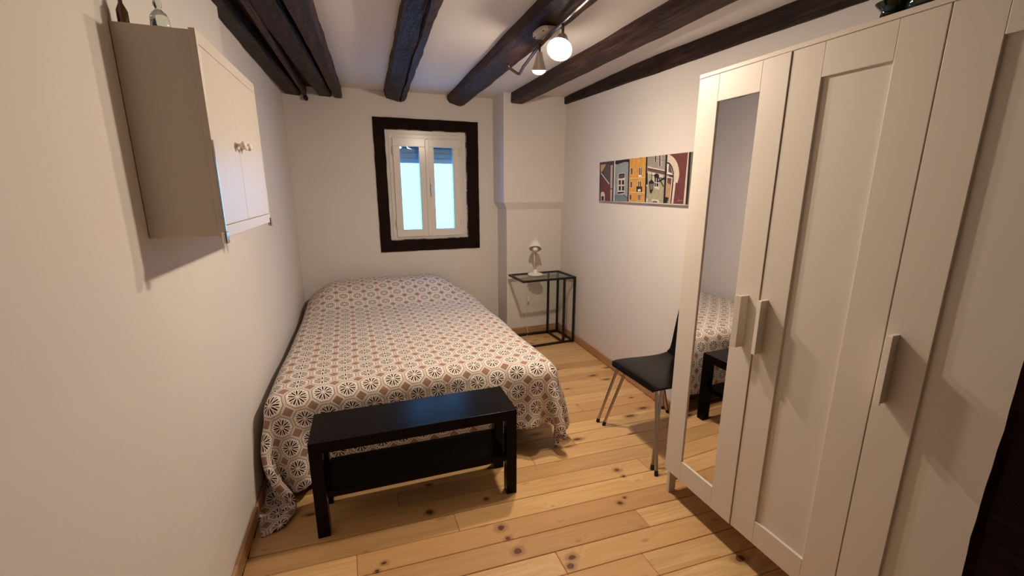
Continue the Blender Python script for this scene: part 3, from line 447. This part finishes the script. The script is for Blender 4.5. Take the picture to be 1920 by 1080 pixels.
# ================================================================== WARDROBE
wx, wy, H = 1.851, -3.728, 1.90; AJ = R(.5)
wd = thing('wardrobe', 'tall cream white three-door wardrobe with a narrow mirror in its left door', 'wardrobe', (2.1, wy - .585, 0))
def K(o): return keep(o, wd)
K(box('top_board', (wx, wy - 1.172, 1.884), (2.352, wy + .001, 1.90), M['ward'], bevel=.002))
for y in (wy - .018, wy - 1.171): K(MB().box(wx + .021, y, .06, 2.352, y + .018, 1.8835).box(wx + .021, y, 0, wx + .06, y + .018, .0605).box(2.30, y, 0, 2.352, y + .018, .0605).build('side_panel', M['ward']))
K(box('bottom_board', (wx + .023, wy - 1.152, .14), (2.33, wy - .019, .156), M['ward']))
K(box('back_panel', (2.332, wy - 1.152, .02), (2.338, wy - .019, 1.883), M['ward']))
def cK(o, par): o.parent = par; return o
zb, zt = .135, 1.8825
for i in range(3):
    y1 = wy - .001 - .39 * i; y0 = y1 - .387
    d = bpy.data.objects.new('door', None); C.objects.link(d); d.location = (wx, (y0 + y1) / 2, 0); keep(d, wd)
    if i == 0: d['label'] = 'left door with the narrow mirror'; ajar = d
    def D(o): o.parent = d; o.matrix_parent_inverse = Matrix.Translation(-d.location); return o
    st = .101
    D(box('stile', (wx, y1 - st, zb), (wx + .019, y1, zt), M['ward'], bevel=.0012)); D(box('stile', (wx, y0, zb), (wx + .019, y0 + st, zt), M['ward'], bevel=.0012))
    D(box('rail', (wx, y0 + st + .0004, zt - .098), (wx + .019, y1 - st - .0004, zt), M['ward'], bevel=.0012)); D(box('rail', (wx, y0 + st + .0004, zb), (wx + .019, y1 - st - .0004, zb + .098), M['ward'], bevel=.0012))
    if i == 0: D(box('mirror', (wx + .006, y0 + st - .004, zb + .094), (wx + .011, y1 - st + .004, zt - .094), M['mirror'], bevel=0))
    else: D(box('door_panel', (wx + .010, y0 + st - .004, zb + .094), (wx + .016, y1 - st + .004, zt - .094), M['ward_edge'], bevel=0))
    # handle: L profile with a thin fin
    hy = (y0 + .045) if i == 0 else (y1 - .028); sgn = 1 if i == 0 else -1
    pts = [(wx, hy - .006), (wx, hy + .006), (wx - .020, hy + .004), (wx - .030, hy + sgn * .012 + .002), (wx - .033, hy + sgn * .012), (wx - .030, hy - sgn * .006), (wx - .021, hy - .005)]
    pts = [(wx, hy - .0045), (wx, hy + .0045), (wx - .032, hy + .004), (wx - .036, hy + sgn * .020), (wx - .040, hy + sgn * .020), (wx - .038, hy - sgn * .005), (wx - .032, hy - .005)]
    if sgn < 0: pts = [(wx, hy + .0045), (wx, hy - .0045), (wx - .032, hy - .004), (wx - .036, hy - .010), (wx - .041, hy - .010), (wx - .039, hy + .006), (wx - .032, hy + .005)]
    o = MB().prism(pts, .885, 1.082).build('handle', M['ward'], bevel=.001); D(o)

# the mirror door stands very slightly ajar (hinged on its far edge)
ajar.matrix_parent_inverse = ajar.matrix_parent_inverse @ Matrix.Translation((wx, wy, 0)) @ Matrix.Rotation(-AJ, 4, 'Z') @ Matrix.Translation((-wx, -wy, 0))
# dark green bottle lying on the wardrobe
bt = thing('glass_bottle', 'dark green glass bottle standing near the front edge on top of the wardrobe', 'bottle', (1.905, -4.42, 1.90))
K2 = lambda o, p: keep(o, p)
K2(auto_smooth(MB().lathe([(.0, .001), (.060, .001), (.068, .008), (.068, .03), (.055, .055), (.050, .07), (.030, .095), (.018, .12), (.016, .18), (.020, .182), (.020, .195), (.014, .195)], (1.925, -4.44, 1.90)).build('bottle_body', M['bottledark']), 50), bt)
bt2 = thing('glass_bowl', 'low dark green glass bowl lying beside the bottle on top of the wardrobe', 'bowl', (1.895, -4.345, 1.90))
K2(auto_smooth(MB().lathe([(.0, .001), (.020, .001), (.026, .006), (.024, .018), (.034, .030), (.040, .038), (.037, .039), (.026, .026), (.0, .012)], (1.885, -4.362, 1.9005)).build('bowl_body', M['bottledark']), 50), bt2)

# ================================================================== BENCH
bw = thing('low_bench', 'long narrow black-brown bench table at the foot of the bed', 'bench', (.274, -3.447, 0), rz=R(-2.0))
def B_(o): o.parent = bw; return o
B_(box('bench_top', (0, 0, .40), (.90, .26, .45), M['benchwood'], bevel=.0015))
for x in (.0, .85):
    for y in (0., .21): B_(box('leg', (x, y, 0), (x + .05, y + .05, .3995), M['benchwood'], bevel=.0015))
B_(box('shelf', (.052, .004, .185), (.848, .256, .215), M['benchwood'], bevel=.001))

# ================================================================== SIDE TABLE
st = thing('side_table', 'narrow black steel side table with a glass top in the alcove', 'table', (2.485, -1.677, 0), rz=R(1.74))
def S_(o): o.parent = st; return o
t = .019
o = MB().box(-.55, 0, .65 - t, 0, t, .65).box(-.55, .35 - t, .65 - t, 0, .35, .65).box(-.55, t, .65 - t, -.55 + t, .35 - t, .65).box(-t, t, .65 - t, 0, .35 - t, .65).build('top_frame', M['blackmetal'], bevel=.001); S_(o)
S_(box('glass_top', (-.55 + t, t, .640), (-t, .35 - t, .6455), M['tableglass'], bevel=0))
xi = -.128
for x in (-t, xi):
    for y in (0, .35 - t): S_(box('leg', (x, y, t), (x + t, y + t, .65 - t), M['blackmetal'], bevel=.001))
o = MB().box(-.55, 0, 0, 0, t, t).box(-.55, .35 - t, 0, 0, .35, t).box(-t, t, 0, 0, .35 - t, t).box(xi, t, 0, xi + t, .35 - t, t).box(-.55, t, 0, -.55 + t, .35 - t, t).build('base_frame', M['blackmetal'], bevel=.001); S_(o)

# desk lamp on it
dl = thing('desk_lamp', 'small white desk lamp with a wooden arm on the glass side table', 'lamp', (2.157, -1.46, .65))
D_ = lambda o: keep(o, dl)
lx, ly, lz = 2.157, -1.462, .6505
D_(auto_smooth(MB().lathe([(.0, 0), (.070, 0), (.073, .004), (.072, .010), (.055, .016), (.022, .021), (.020, .045), (.012, .052), (.0, .052)], (lx, ly, lz), n=40).build('lamp_base', M['whitelamp']), 45))
D_(MB().tube([(lx - .003, ly + .004, lz + .045), (lx + .006, ly + .030, lz + .13), (lx + .004, ly + .016, lz + .30)], .0075).build('wooden_arm', M['lampwood'], smooth=True))
D_(MB().tube([(lx - .010, ly - .004, lz + .045), (lx - .014, ly + .0, lz + .25)], .003).build('steel_rod', M['whitelamp'], smooth=True))
ax = Vector((-.24, -.55, -.80)).normalized(); sc = Vector((lx - .008, ly - .010, lz + .318))     # shade opens along ax
pr = [(.010, -.016), (.016, -.014), (.026, -.006), (.040, .012), (.050, .034), (.0565, .062), (.058, .075), (.0565, .075), (.055, .062), (.048, .034), (.038, .013), (.024, -.003), (.012, -.008)]
sh = D_(auto_smooth(MB().lathe(pr, sc, ax, 40).build('lamp_shade', M['whitelamp']), 60))
D_(auto_smooth(MB().lathe([(.012, .0), (.014, .02), (.012, .04), (.022, .055), (.026, .075), (.020, .092), (.004, .098)], sc, ax, 20).build('bulb', M['whitelamp']), 50))
for s in (-1, 0, 1): D_(MB().tube([sc - ax * .012 + Vector((s * .011, 0, 0)), sc - ax * .034 + Vector((s * .013, 0, 0))], .0025, 8).build('shade_fitting', M['whitelamp'], smooth=True))
D_(MB().tube([sc - ax * .034 + Vector((.013, 0, 0)), sc - ax * .05 + Vector((.026, .0, 0)), sc - ax * .075 + Vector((.030, 0, .004)), sc - ax * .085 + Vector((.018, .01, 0)), sc - ax * .075 + Vector((.004, .02, 0)), (lx + .004, ly + .02, lz + .315)], .0016, 8).build('shade_cord', M['whitelamp'], smooth=True))
cpts = [(lx, ly + .07, lz + .004), (lx - .002, YA - .0, .657), (lx - .004, YA + .013, .64), (2.160, YA + .014, .52), (2.152, YA + .014, .40), (2.150, YA + .013, .38), (2.142, YA + .010, .33), (2.130, YA + .005, .20), (2.128, YA - .008, .09), (2.14, YA - .03, .012), (2.10, YA - .08, .005), (2.02, YA - .10, .005), (1.95, YA - .06, .005)]
D_(MB().tube(cpts, .0022, 8).build('power_cord', M['whitelamp'], smooth=True))
D_(MB().box(2.143, YA - .004, .345, 2.163, YA + .014, .40).build('inline_switch', M['whitelamp'], bevel=.004))

# ================================================================== CHAIR
ch = thing('chair', 'black chair with twin steel tube legs partly behind the wardrobe', 'chair', (2.15, -3.34, 0))
H_ = lambda o: keep(o, ch)
def shell(name, rows, th, mt):
    """rows: (x, z, ycentre, halfwidth, edge drop); builds a smooth thick sheet"""
    nu = 14; v = []
    for (x, z, yc, hw, dr) in rows:
        for i in range(nu + 1):
            s = -1 + 2 * i / nu; v.append((x, yc + hw * s, z - dr * abs(s) ** 4))
    f = [(j * (nu + 1) + i, j * (nu + 1) + i + 1, (j + 1) * (nu + 1) + i + 1, (j + 1) * (nu + 1) + i) for j in range(len(rows) - 1) for i in range(nu)]
    o = mesh_obj(name, v, f, mt, smooth=True); s = o.modifiers.new('solid', 'SOLIDIFY'); s.thickness = th; s.offset = -1
    b = o.modifiers.new('bevel', 'BEVEL'); b.width = .004; b.segments = 2; b.limit_method = 'ANGLE'
    ss = o.modifiers.new('sub', 'SUBSURF'); ss.levels = 1; ss.render_levels = 1; return o
yc = -3.335
seat = [(1.918, .420, yc, .185, .0), (1.918, .434, yc, .195, .0), (1.928, .447, yc, .205, .002), (1.95, .453, yc, .211, .003), (2.02, .452, yc, .213, .003), (2.12, .446, yc, .210, .002), (2.22, .442, yc, .205, .001), (2.29, .445, yc, .200, 0), (2.325, .455, yc, .197, 0)]
back = [(2.325, .455, yc, .197, 0), (2.348, .475, yc, .195, 0), (2.357, .51, yc, .193, 0), (2.366, .60, yc, .190, 0), (2.378, .70, yc, .186, 0), (2.392, .80, yc, .178, 0), (2.400, .845, yc, .165, 0), (2.403, .862, yc, .13, 0)]
def orient_up(o):
    bm = bmesh.new(); bm.from_mesh(o.data)
    if sum(fc.normal.z - fc.normal.x for fc in bm.faces) < 0: bmesh.ops.reverse_faces(bm, faces=bm.faces)
    bm.to_mesh(o.data); bm.free(); return o
H_(orient_up(shell('seat', seat, .012, M['chairblack']))); H_(orient_up(shell('backrest', back, .012, M['chairblack'])))
def mir(p): return (p[0], 2 * yc - p[1], p[2])
prs = [((1.957, -3.165, .435), (1.901, -3.050, .006)), ((2.010, -3.185, .436), (1.914, -3.100, .006)), ((2.29, -3.165, .432), (2.405, -3.062, .006)), ((2.24, -3.185, .432), (2.400, -3.116, .006))]
for i, (a, b) in enumerate(prs):
    for mrr in (False, True):
        A_, B2 = (mir(a), mir(b)) if mrr else (a, b)
        l = H_(MB().tube([A_, B2], .0085, 12).build('leg', M['steel'], smooth=True)); auto_smooth(l, 60)
        d_ = (Vector(B2) - Vector(A_)).normalized()
        c_ = MB().tube([Vector(B2) - d_ * .022, Vector(B2) - Vector((0, 0, .0052))], .0105, 12).build('foot_cap', M['rubber']); auto_smooth(c_, 60); c_.parent = l
H_(MB().tube([(1.957, -3.165, .432), (2.29, -3.165, .430)], .008).tube([mir((1.957, -3.165, .432)), mir((2.29, -3.165, .430))], .008).tube([(2.0, -3.165, .425), (2.0, 2 * yc + 3.165, .425)], .008).tube([(2.25, -3.165, .425), (2.25, 2 * yc + 3.165, .425)], .008).build('seat_frame', M['steel'], smooth=True))

# ================================================================== BED + DUVET
bd = thing('bed', 'double bed with a dark base pushed into the left corner under the window', 'bed', (.8, -2.0, 0))
E_ = lambda o: keep(o, bd)
E_(box('bed_base', (.125, -3.00, .10), (1.50, -1.03, .30), M['darkbase'], bevel=.01))
E_(box('mattress', (.125, -3.01, .301), (1.50, -1.03, .475), M['mattress'], bevel=.03))
for x in (.20, 1.38):
    for y in (-2.92, -1.15): E_(MB().tube([(x, y, 0), (x, y, .1)], .025).build('leg', M['darkbase'], smooth=False))

def duvet_sim():
    h = .0212
    X0, X1, Yf, Yh = .045, 1.555, -3.095, -1.03       # body the cloth rests on
    left, right, foot = .37, .27, .275
    xs = np.arange(X0 - left, X1 + right + 1e-6, h); ys = np.arange(Yf - foot, Yh - .005, h)
    nx, ny = len(xs), len(ys)
    CX, CY = np.meshgrid(xs, ys); CX = CX.ravel(); CY = CY.ravel()
    P = np.stack([CX.copy(), CY.copy(), np.full(nx * ny, .60)], 1)
    lwx = .0354 * (P[:, 1] + 3.4)
    m_ = CX < X0 + lwx + .02; P[m_, 0] = lwx[m_] + .025; P[m_, 2] = .60 - (X0 + lwx[m_] + .02 - CX[m_])
    P[:, 2] = np.maximum(P[:, 2], .05)
    V = np.zeros_like(P); idx = np.arange(nx * ny).reshape(ny, nx)
    cons = []
    def addc(A, Bx, k):
        A = A.ravel(); Bx = Bx.ravel(); L = np.hypot(CX[A] - CX[Bx], CY[A] - CY[Bx]); cons.append((A, Bx, L, k))
    for s in (0, 1):
        addc(idx[:, s:-1:2], idx[:, s + 1::2], 1.0); addc(idx[s:-1:2, :], idx[s + 1::2, :], 1.0)
    for s in (0, 1):
        for t in (0, 1):
            addc(idx[s:-1:2, t:-1:2], idx[s + 1::2, t + 1::2], .45); addc(idx[s + 1::2, t:-1:2], idx[s:-1:2, t + 1::2], .45)
    for st_ in (3,):
        for s in range(st_ * 2):
            a = idx[:, s::st_ * 2]; b = idx[:, s + st_::st_ * 2]; n = min(a.shape[1], b.shape[1])
            if n: addc(a[:, :n], b[:, :n], .10)
            a = idx[s::st_ * 2, :]; b = idx[s + st_::st_ * 2, :]; n = min(a.shape[0], b.shape[0])
            if n: addc(a[:n], b[:n], .10)
    rng = np.random.RandomState(4)
    ph = rng.uniform(0, 6.28, (9,)); fq = rng.uniform(3, 11, (9, 2)); 
    def bump(x, y):
        sx = np.clip((x - .06) / .30, 0, 1); sx = sx * sx * (3 - 2 * sx); s2 = np.clip((1.58 - x) / .40, 0, 1); s2 = s2 * s2 * (3 - 2 * s2)
        sy = np.clip((y + 1.72) / .42, 0, 1); sy = sy * sy * (3 - 2 * sy)
        b = .150 * sx * s2 * sy - .02 * np.clip((y + 1.12) / .1, 0, 1) * sx * s2
        for k in range(9): b = b + .0016 * np.sin(fq[k, 0] * x + fq[k, 1] * y + ph[k])
        return b + .012 * np.sin((x - X0) / (X1 - X0) * np.pi) 
    r = .075; top = .505
    c = np.array([(X0 + X1) / 2, (Yf + .9) / 2, top / 2 - .3]); he = np.array([(X1 - X0) / 2, (.9 - Yf) / 2, top / 2 + .3]) - r
    mu = .16; dt = 1 / 60.; 
    for step in range(170):
        V[:, 2] -= 9.8 * dt; V *= .985 if step < 120 else .93
        Q = P + V * dt
        for it in range(18):
            for A, Bx, L, k in cons:
                d = Q[Bx] - Q[A]; l = np.sqrt((d * d).sum(1)) + 1e-9; g = (k * .5 * (l - L) / l)[:, None] * d
                Q[A] += g; Q[Bx] -= g
            if it % 3 == 2:
                b = bump(Q[:, 0], Q[:, 1]); q = Q - c; q[:, 2] -= b; q[:, 0] -= .0354 * (Q[:, 1] + 3.4) * np.clip((.8 - Q[:, 0]) / .7, 0, 1); sx_ = np.clip((Q[:, 0] - 1.18) / .2, 0, 1) * .11 + np.clip((.27 - Q[:, 0]) / .2, 0, 1) * .02; q[:, 1] += sx_ * np.clip((-2.6 - Q[:, 1]) / .4, 0, 1)
                s = np.sign(q); w_ = np.abs(q) - he; wp = np.maximum(w_, 0); ln = np.sqrt((wp * wp).sum(1))
                inside = ln < 1e-9; sd = np.where(inside, w_.max(1), ln) - r; hit = sd < 0
                nrm = np.zeros_like(Q); ax_ = w_.argmax(1); nrm[np.arange(len(Q)), ax_] = s[np.arange(len(Q)), ax_]
                nz_ = ~inside; nrm[nz_] = (wp[nz_] / ln[nz_, None]) * s[nz_]
                Q[hit] -= nrm[hit] * sd[hit, None]
                dd = Q[hit] - P[hit]; tn = dd - (dd * nrm[hit]).sum(1)[:, None] * nrm[hit]; Q[hit] -= tn * mu
                lx_ = .0354 * (Q[:, 1] + 3.4) + .008; Q[:, 0] = np.maximum(Q[:, 0], lx_)
                Q[:, 1] = np.minimum(Q[:, 1], -1.012)
                fh = Q[:, 2] < .009; Q[fh, 2] = .009; Q[fh, :2] -= (Q[fh, :2] - P[fh, :2]) * .6
                # the bench stands just behind the foot: keep the cloth off it
                by = -3.447 + .26 + (Q[:, 0] - .274) * -.035 + .012; inb = (Q[:, 0] > .262) & (Q[:, 0] < 1.195) & (Q[:, 2] < .46) & (Q[:, 1] < by)
                Q[inb, 1] = by[inb]
        V = (Q - P) / dt; sp = np.sqrt((V * V).sum(1)); V *= np.minimum(1, 1.8 / (sp + 1e-9))[:, None]; P = Q
    return P, CX, CY, idx
P, CX, CY, idx = duvet_sim()
ny, nx = idx.shape
faces = [(int(idx[j, i]), int(idx[j, i + 1]), int(idx[j + 1, i + 1]), int(idx[j + 1, i])) for j in range(ny - 1) for i in range(nx - 1)]
dv = mesh_obj('duvet', P.tolist(), faces, M['duvet'], smooth=True)
uvl = dv.data.uv_layers.new(name='UVMap'); li = np.zeros(len(dv.data.loops), dtype=np.int64); dv.data.loops.foreach_get('vertex_index', li)
T_ = .1025; uu = (CX - .575) / T_ + .5; vv = (CY + 3.053) / T_ + .5
uvl.data.foreach_set('uv', np.stack([uu[li], vv[li]], 1).ravel())
bm = bmesh.new(); bm.from_mesh(dv.data)
if sum(fc.normal.z for fc in bm.faces) < 0: bmesh.ops.reverse_faces(bm, faces=bm.faces)
bm.to_mesh(dv.data); bm.free()
s = dv.modifiers.new('solid', 'SOLIDIFY'); s.thickness = .014; s.offset = -.6
s = dv.modifiers.new('sub', 'SUBSURF'); s.levels = 1; s.render_levels = 1
tag(dv, 'rumpled cream and tan duvet with octagon star tile print spread over the bed', 'duvet')

# ================================================================== WALL CABINET
cb = thing('wall_cabinet', 'small white two-door cabinet hanging on the left wall', 'cabinet', (lw(-3.42), -3.42, 1.6))
Q_ = lambda o: keep(o, cb)
cy0, cy1, cz0, cz1 = -3.742, -3.085, 1.322, 1.868
def cabx(y, d): return lw(y) + d
def cbox(name, y0, y1, z0, z1, d0, d1, mt, bevel=.002):
    return Q_(MB().prism([(cabx(y0, d0), y0), (cabx(y0, d1), y0), (cabx(y1, d1), y1), (cabx(y1, d0), y1)], z0, z1).build(name, mt, bevel=bevel))
cbox('carcass', cy0 + .004, cy1 - .004, cz0 + .006, cz1 - .004, .001, .165, M['cab'])
fy0, fy1, fz0, fz1 = cy0, cy1, cz0, cz1
cbox('front_frame', fy0, fy0 + .014, fz0, fz1, .165, .181, M['cab']); cbox('front_frame', fy1 - .012, fy1, fz0, fz1, .165, .181, M['cab'])
cbox('front_frame', fy0 + .014, fy1 - .012, fz1 - .035, fz1, .165, .181, M['cab']); cbox('front_frame', fy0 + .014, fy1 - .012, fz0, fz0 + .035, .165, .181, M['cab'])
ym = -3.452
for a, b in ((fy0 + .0155, ym - .001), (ym + .001, fy1 - .0135)):
    d = cbox('door', a, b, fz0 + .0365, fz1 - .0365, .164, .1805, M['cab'], .0015)
for yk in (-3.492, -3.415):
    c = (cabx(yk, .1805), yk, 1.600)
    k = auto_smooth(MB().lathe([(.010, 0), (.010, .003), (.005, .006), (.005, .014), (.011, .018), (.013, .024), (.010, .030), (.003, .032)], c, (1, -.0354, 0), 18).build('knob', M['whitelamp']), 50); Q_(k)
Q_(MB().tube([(cabx(-3.492, .20), -3.487, 1.603), (cabx(-3.45, .202), -3.452, 1.590), (cabx(-3.42, .20), -3.42, 1.603)], .004, 10).build('knob_tie', M['whitelamp'], smooth=True))
cbox('edge_strip', fy0 + .001, fy0 + .007, fz0 + .02, fz0 + .27, .1812, .184, M['chrome'], .0008)
for a, b in ((fy0 - .006, fy0 + .020), (fy1 - .016, fy1 + .005)):
    cbox('corner_foot', a, b, fz0 - .016, fz0 + .020, .172, .1855, M['chrome'], .004)
b1 = auto_smooth(MB().lathe([(.0, 0), (.0115, 0), (.012, .004), (.012, .028), (.008, .038), (.0045, .046), (.0042, .075), (.006, .076), (.006, .082), (.0, .082)], (lw(-3.72) + .026, -3.722, cz1 - .003), n=20).build('glass_bottle', M['bottlebrown']), 50)
tag(b1, 'slim brown glass bottle on top of the wall cabinet next to the wall', 'bottle')
b2 = auto_smooth(MB().lathe([(.0, 0), (.020, 0), (.0215, .004), (.021, .022), (.016, .034), (.008, .041), (.0065, .046), (.0095, .052), (.0095, .06), (.006, .066), (.006, .085), (.0, .085)], (lw(-3.72) + .100, -3.715, cz1 - .003), n=24).build('glass_bottle', M['bottleclear']), 50)
tag(b2, 'round greenish clear glass bottle on top of the wall cabinet near its front', 'bottle')

# ================================================================== CANVAS PICTURE
cv = thing('canvas_picture', 'long canvas print of colourful old town facades on the right wall', 'picture', (rw(-2.6), -2.6, 1.52))
def rx(y, d): return rw(y) - d
CY0, CY1, CZ0, CZ1 = -3.25, -2.045, 1.362, 1.672
m = M['canvas'] = mat('canvas_edge', (.55, .50, .46), .8); n = N(m); n.bump(n.noise(n.pos(), 300), .2, .001)
keep(MB().prism([(rx(CY0, .001), CY0), (rx(CY0, .026), CY0), (rx(CY1, .026), CY1), (rx(CY1, .001), CY1)], CZ0, CZ1).build('canvas', M['canvas'], bevel=.002), cv)
PC = dict(dark=(.05, .03, .028), teal=(.26, .30, .31), teal2=(.15, .20, .22), yellow=(.60, .30, .05), olive=(.36, .33, .22), beige=(.42, .30, .20), maroon=(.135, .035, .028), cream=(.62, .53, .43), black=(.008, .006, .006), orange=(.55, .30, .13), grey=(.09, .07, .07), stone=(.50, .36, .30), white=(.70, .66, .60), brown=(.12, .07, .05), grey2=(.30, .27, .22), brown2=(.11, .06, .045), glass=(.16, .15, .13), orange2=(.45, .26, .12), pale=(.40, .25, .22))
keys = list(PC); pm = []
for k in keys:
    mm = mat('print_' + k, PC[k], .6); nn = N(mm); f_ = nn.noise(nn.pos(), 35, 4, .6); nn.base(nn.mix(f_, tuple(c * .65 for c in PC[k]), tuple(min(1, c * 1.3) for c in PC[k]))); pm.append(mm)
v = []; f = []; mi = []
for key, lay, pts in PRINT:
    n0 = len(v)
    for (y, z) in pts:
        y = min(max(y, CY0 + .002), CY1 - .002); z = min(max(z, CZ0 + .002), CZ1 - .002); v.append((rx(y, .0264 + lay * .00015), y, z))
    f.append(tuple(range(n0, n0 + len(pts)))); mi.append(keys.index(key))
# the part that runs on behind the wardrobe
n0 = len(v); v += [(rx(y, .0264), y, z) for y, z in ((-3.10, CZ0 + .002), (CY0 + .002, CZ0 + .002), (CY0 + .002, CZ1 - .002), (-3.10, CZ1 - .002))]; f.append((n0, n0 + 1, n0 + 2, n0 + 3)); mi.append(keys.index('olive'))
keep(mesh_obj('facade_print', v, f, mats=pm, mi=mi), cv)

# ================================================================== CEILING SPOT LAMP
sl = thing('ceiling_spotlight', 'lit ceiling spotlight with bent arm fixed under the middle beam', 'lamp', (1.46, -3.12, 2.21))
G_ = lambda o: keep(o, sl)
pts = []
for k in range(24):
    a = 2 * math.pi * k / 24; pts.append((1.475 + .055 * math.copysign(abs(math.cos(a)) ** .6, math.cos(a)), -3.09 + .075 * math.copysign(abs(math.sin(a)) ** .6, math.sin(a))))
G_(MB().prism(pts, 2.188, 2.207).build('mounting_plate', M['plate'], bevel=.003))
for y in (-3.14, -3.04): G_(MB().tube([(1.435, y, 2.189), (1.435, y, 2.185)], .005).build('screw', M['fixture']))
G_(MB().tube([(1.475, -3.15, 2.178), (1.50, -2.90, 2.170), (1.53, -2.72, 2.165), (1.548, -2.62, 2.165), (1.592, -2.455, 2.170), (1.600, -2.43, 2.172), (1.585, -2.425, 2.175), (1.505, -2.50, 2.182), (1.49, -2.51, 2.20)], .0085, 12).build('bent_arm', M['fixture'], smooth=True))
G_(MB().tube([(1.475, -3.15, 2.178), (1.44, -3.42, 2.170), (1.38, -4.20, 2.170)], .0085, 12).build('bent_arm', M['fixture'], smooth=True))
def spot(pos, d, r, mt, globe=0):
    """a reflector cup with a domed lit face, opening along d"""
    d = Vector(d).normalized(); pos = Vector(pos)
    h = auto_smooth(MB().lathe([(.012, -.085), (r * .45, -.080), (r * .62, -.05), (r * 1.02, -.006), (r * 1.05, .0), (r * 1.0, .0), (r * .97, -.004), (r * .5, -.02)], pos, d, 32).build('spot_head', M['plate']), 50); G_(h)
    if globe: b = auto_smooth(MB().lathe([(r * .97, -.003)] + [(r * .96 * math.cos(t_ * math.pi / 16), r * globe * math.sin(t_ * math.pi / 16)) for t_ in range(9)], pos, d, 28).build('bulb', mt), 60)
    else: b = auto_smooth(MB().lathe([(r * .97, -.003), (r * .93, .004), (r * .75, .012), (r * .45, .018), (.002, .020)], pos, d, 32).build('bulb', mt), 50)
    b.parent = h
    G_(MB().tube([pos - d * .08, pos - d * .09 + Vector((0, 0, .03)), (pos.x - d.x * .08, pos.y - d.y * .08, 2.172)], .006, 10).build('swivel_stem', M['fixture'], smooth=True))
spot((1.420, -3.345, 2.05), (-.42, -.50, -.76), .052, M['bulb'])
spot((1.485, -2.985, 2.055), (.06, .20, -.97), .034, M['bulb_far'], .55)
spot((1.38, -4.10, 2.11), (.05, .80, .55), .032, M['bulb_back'])
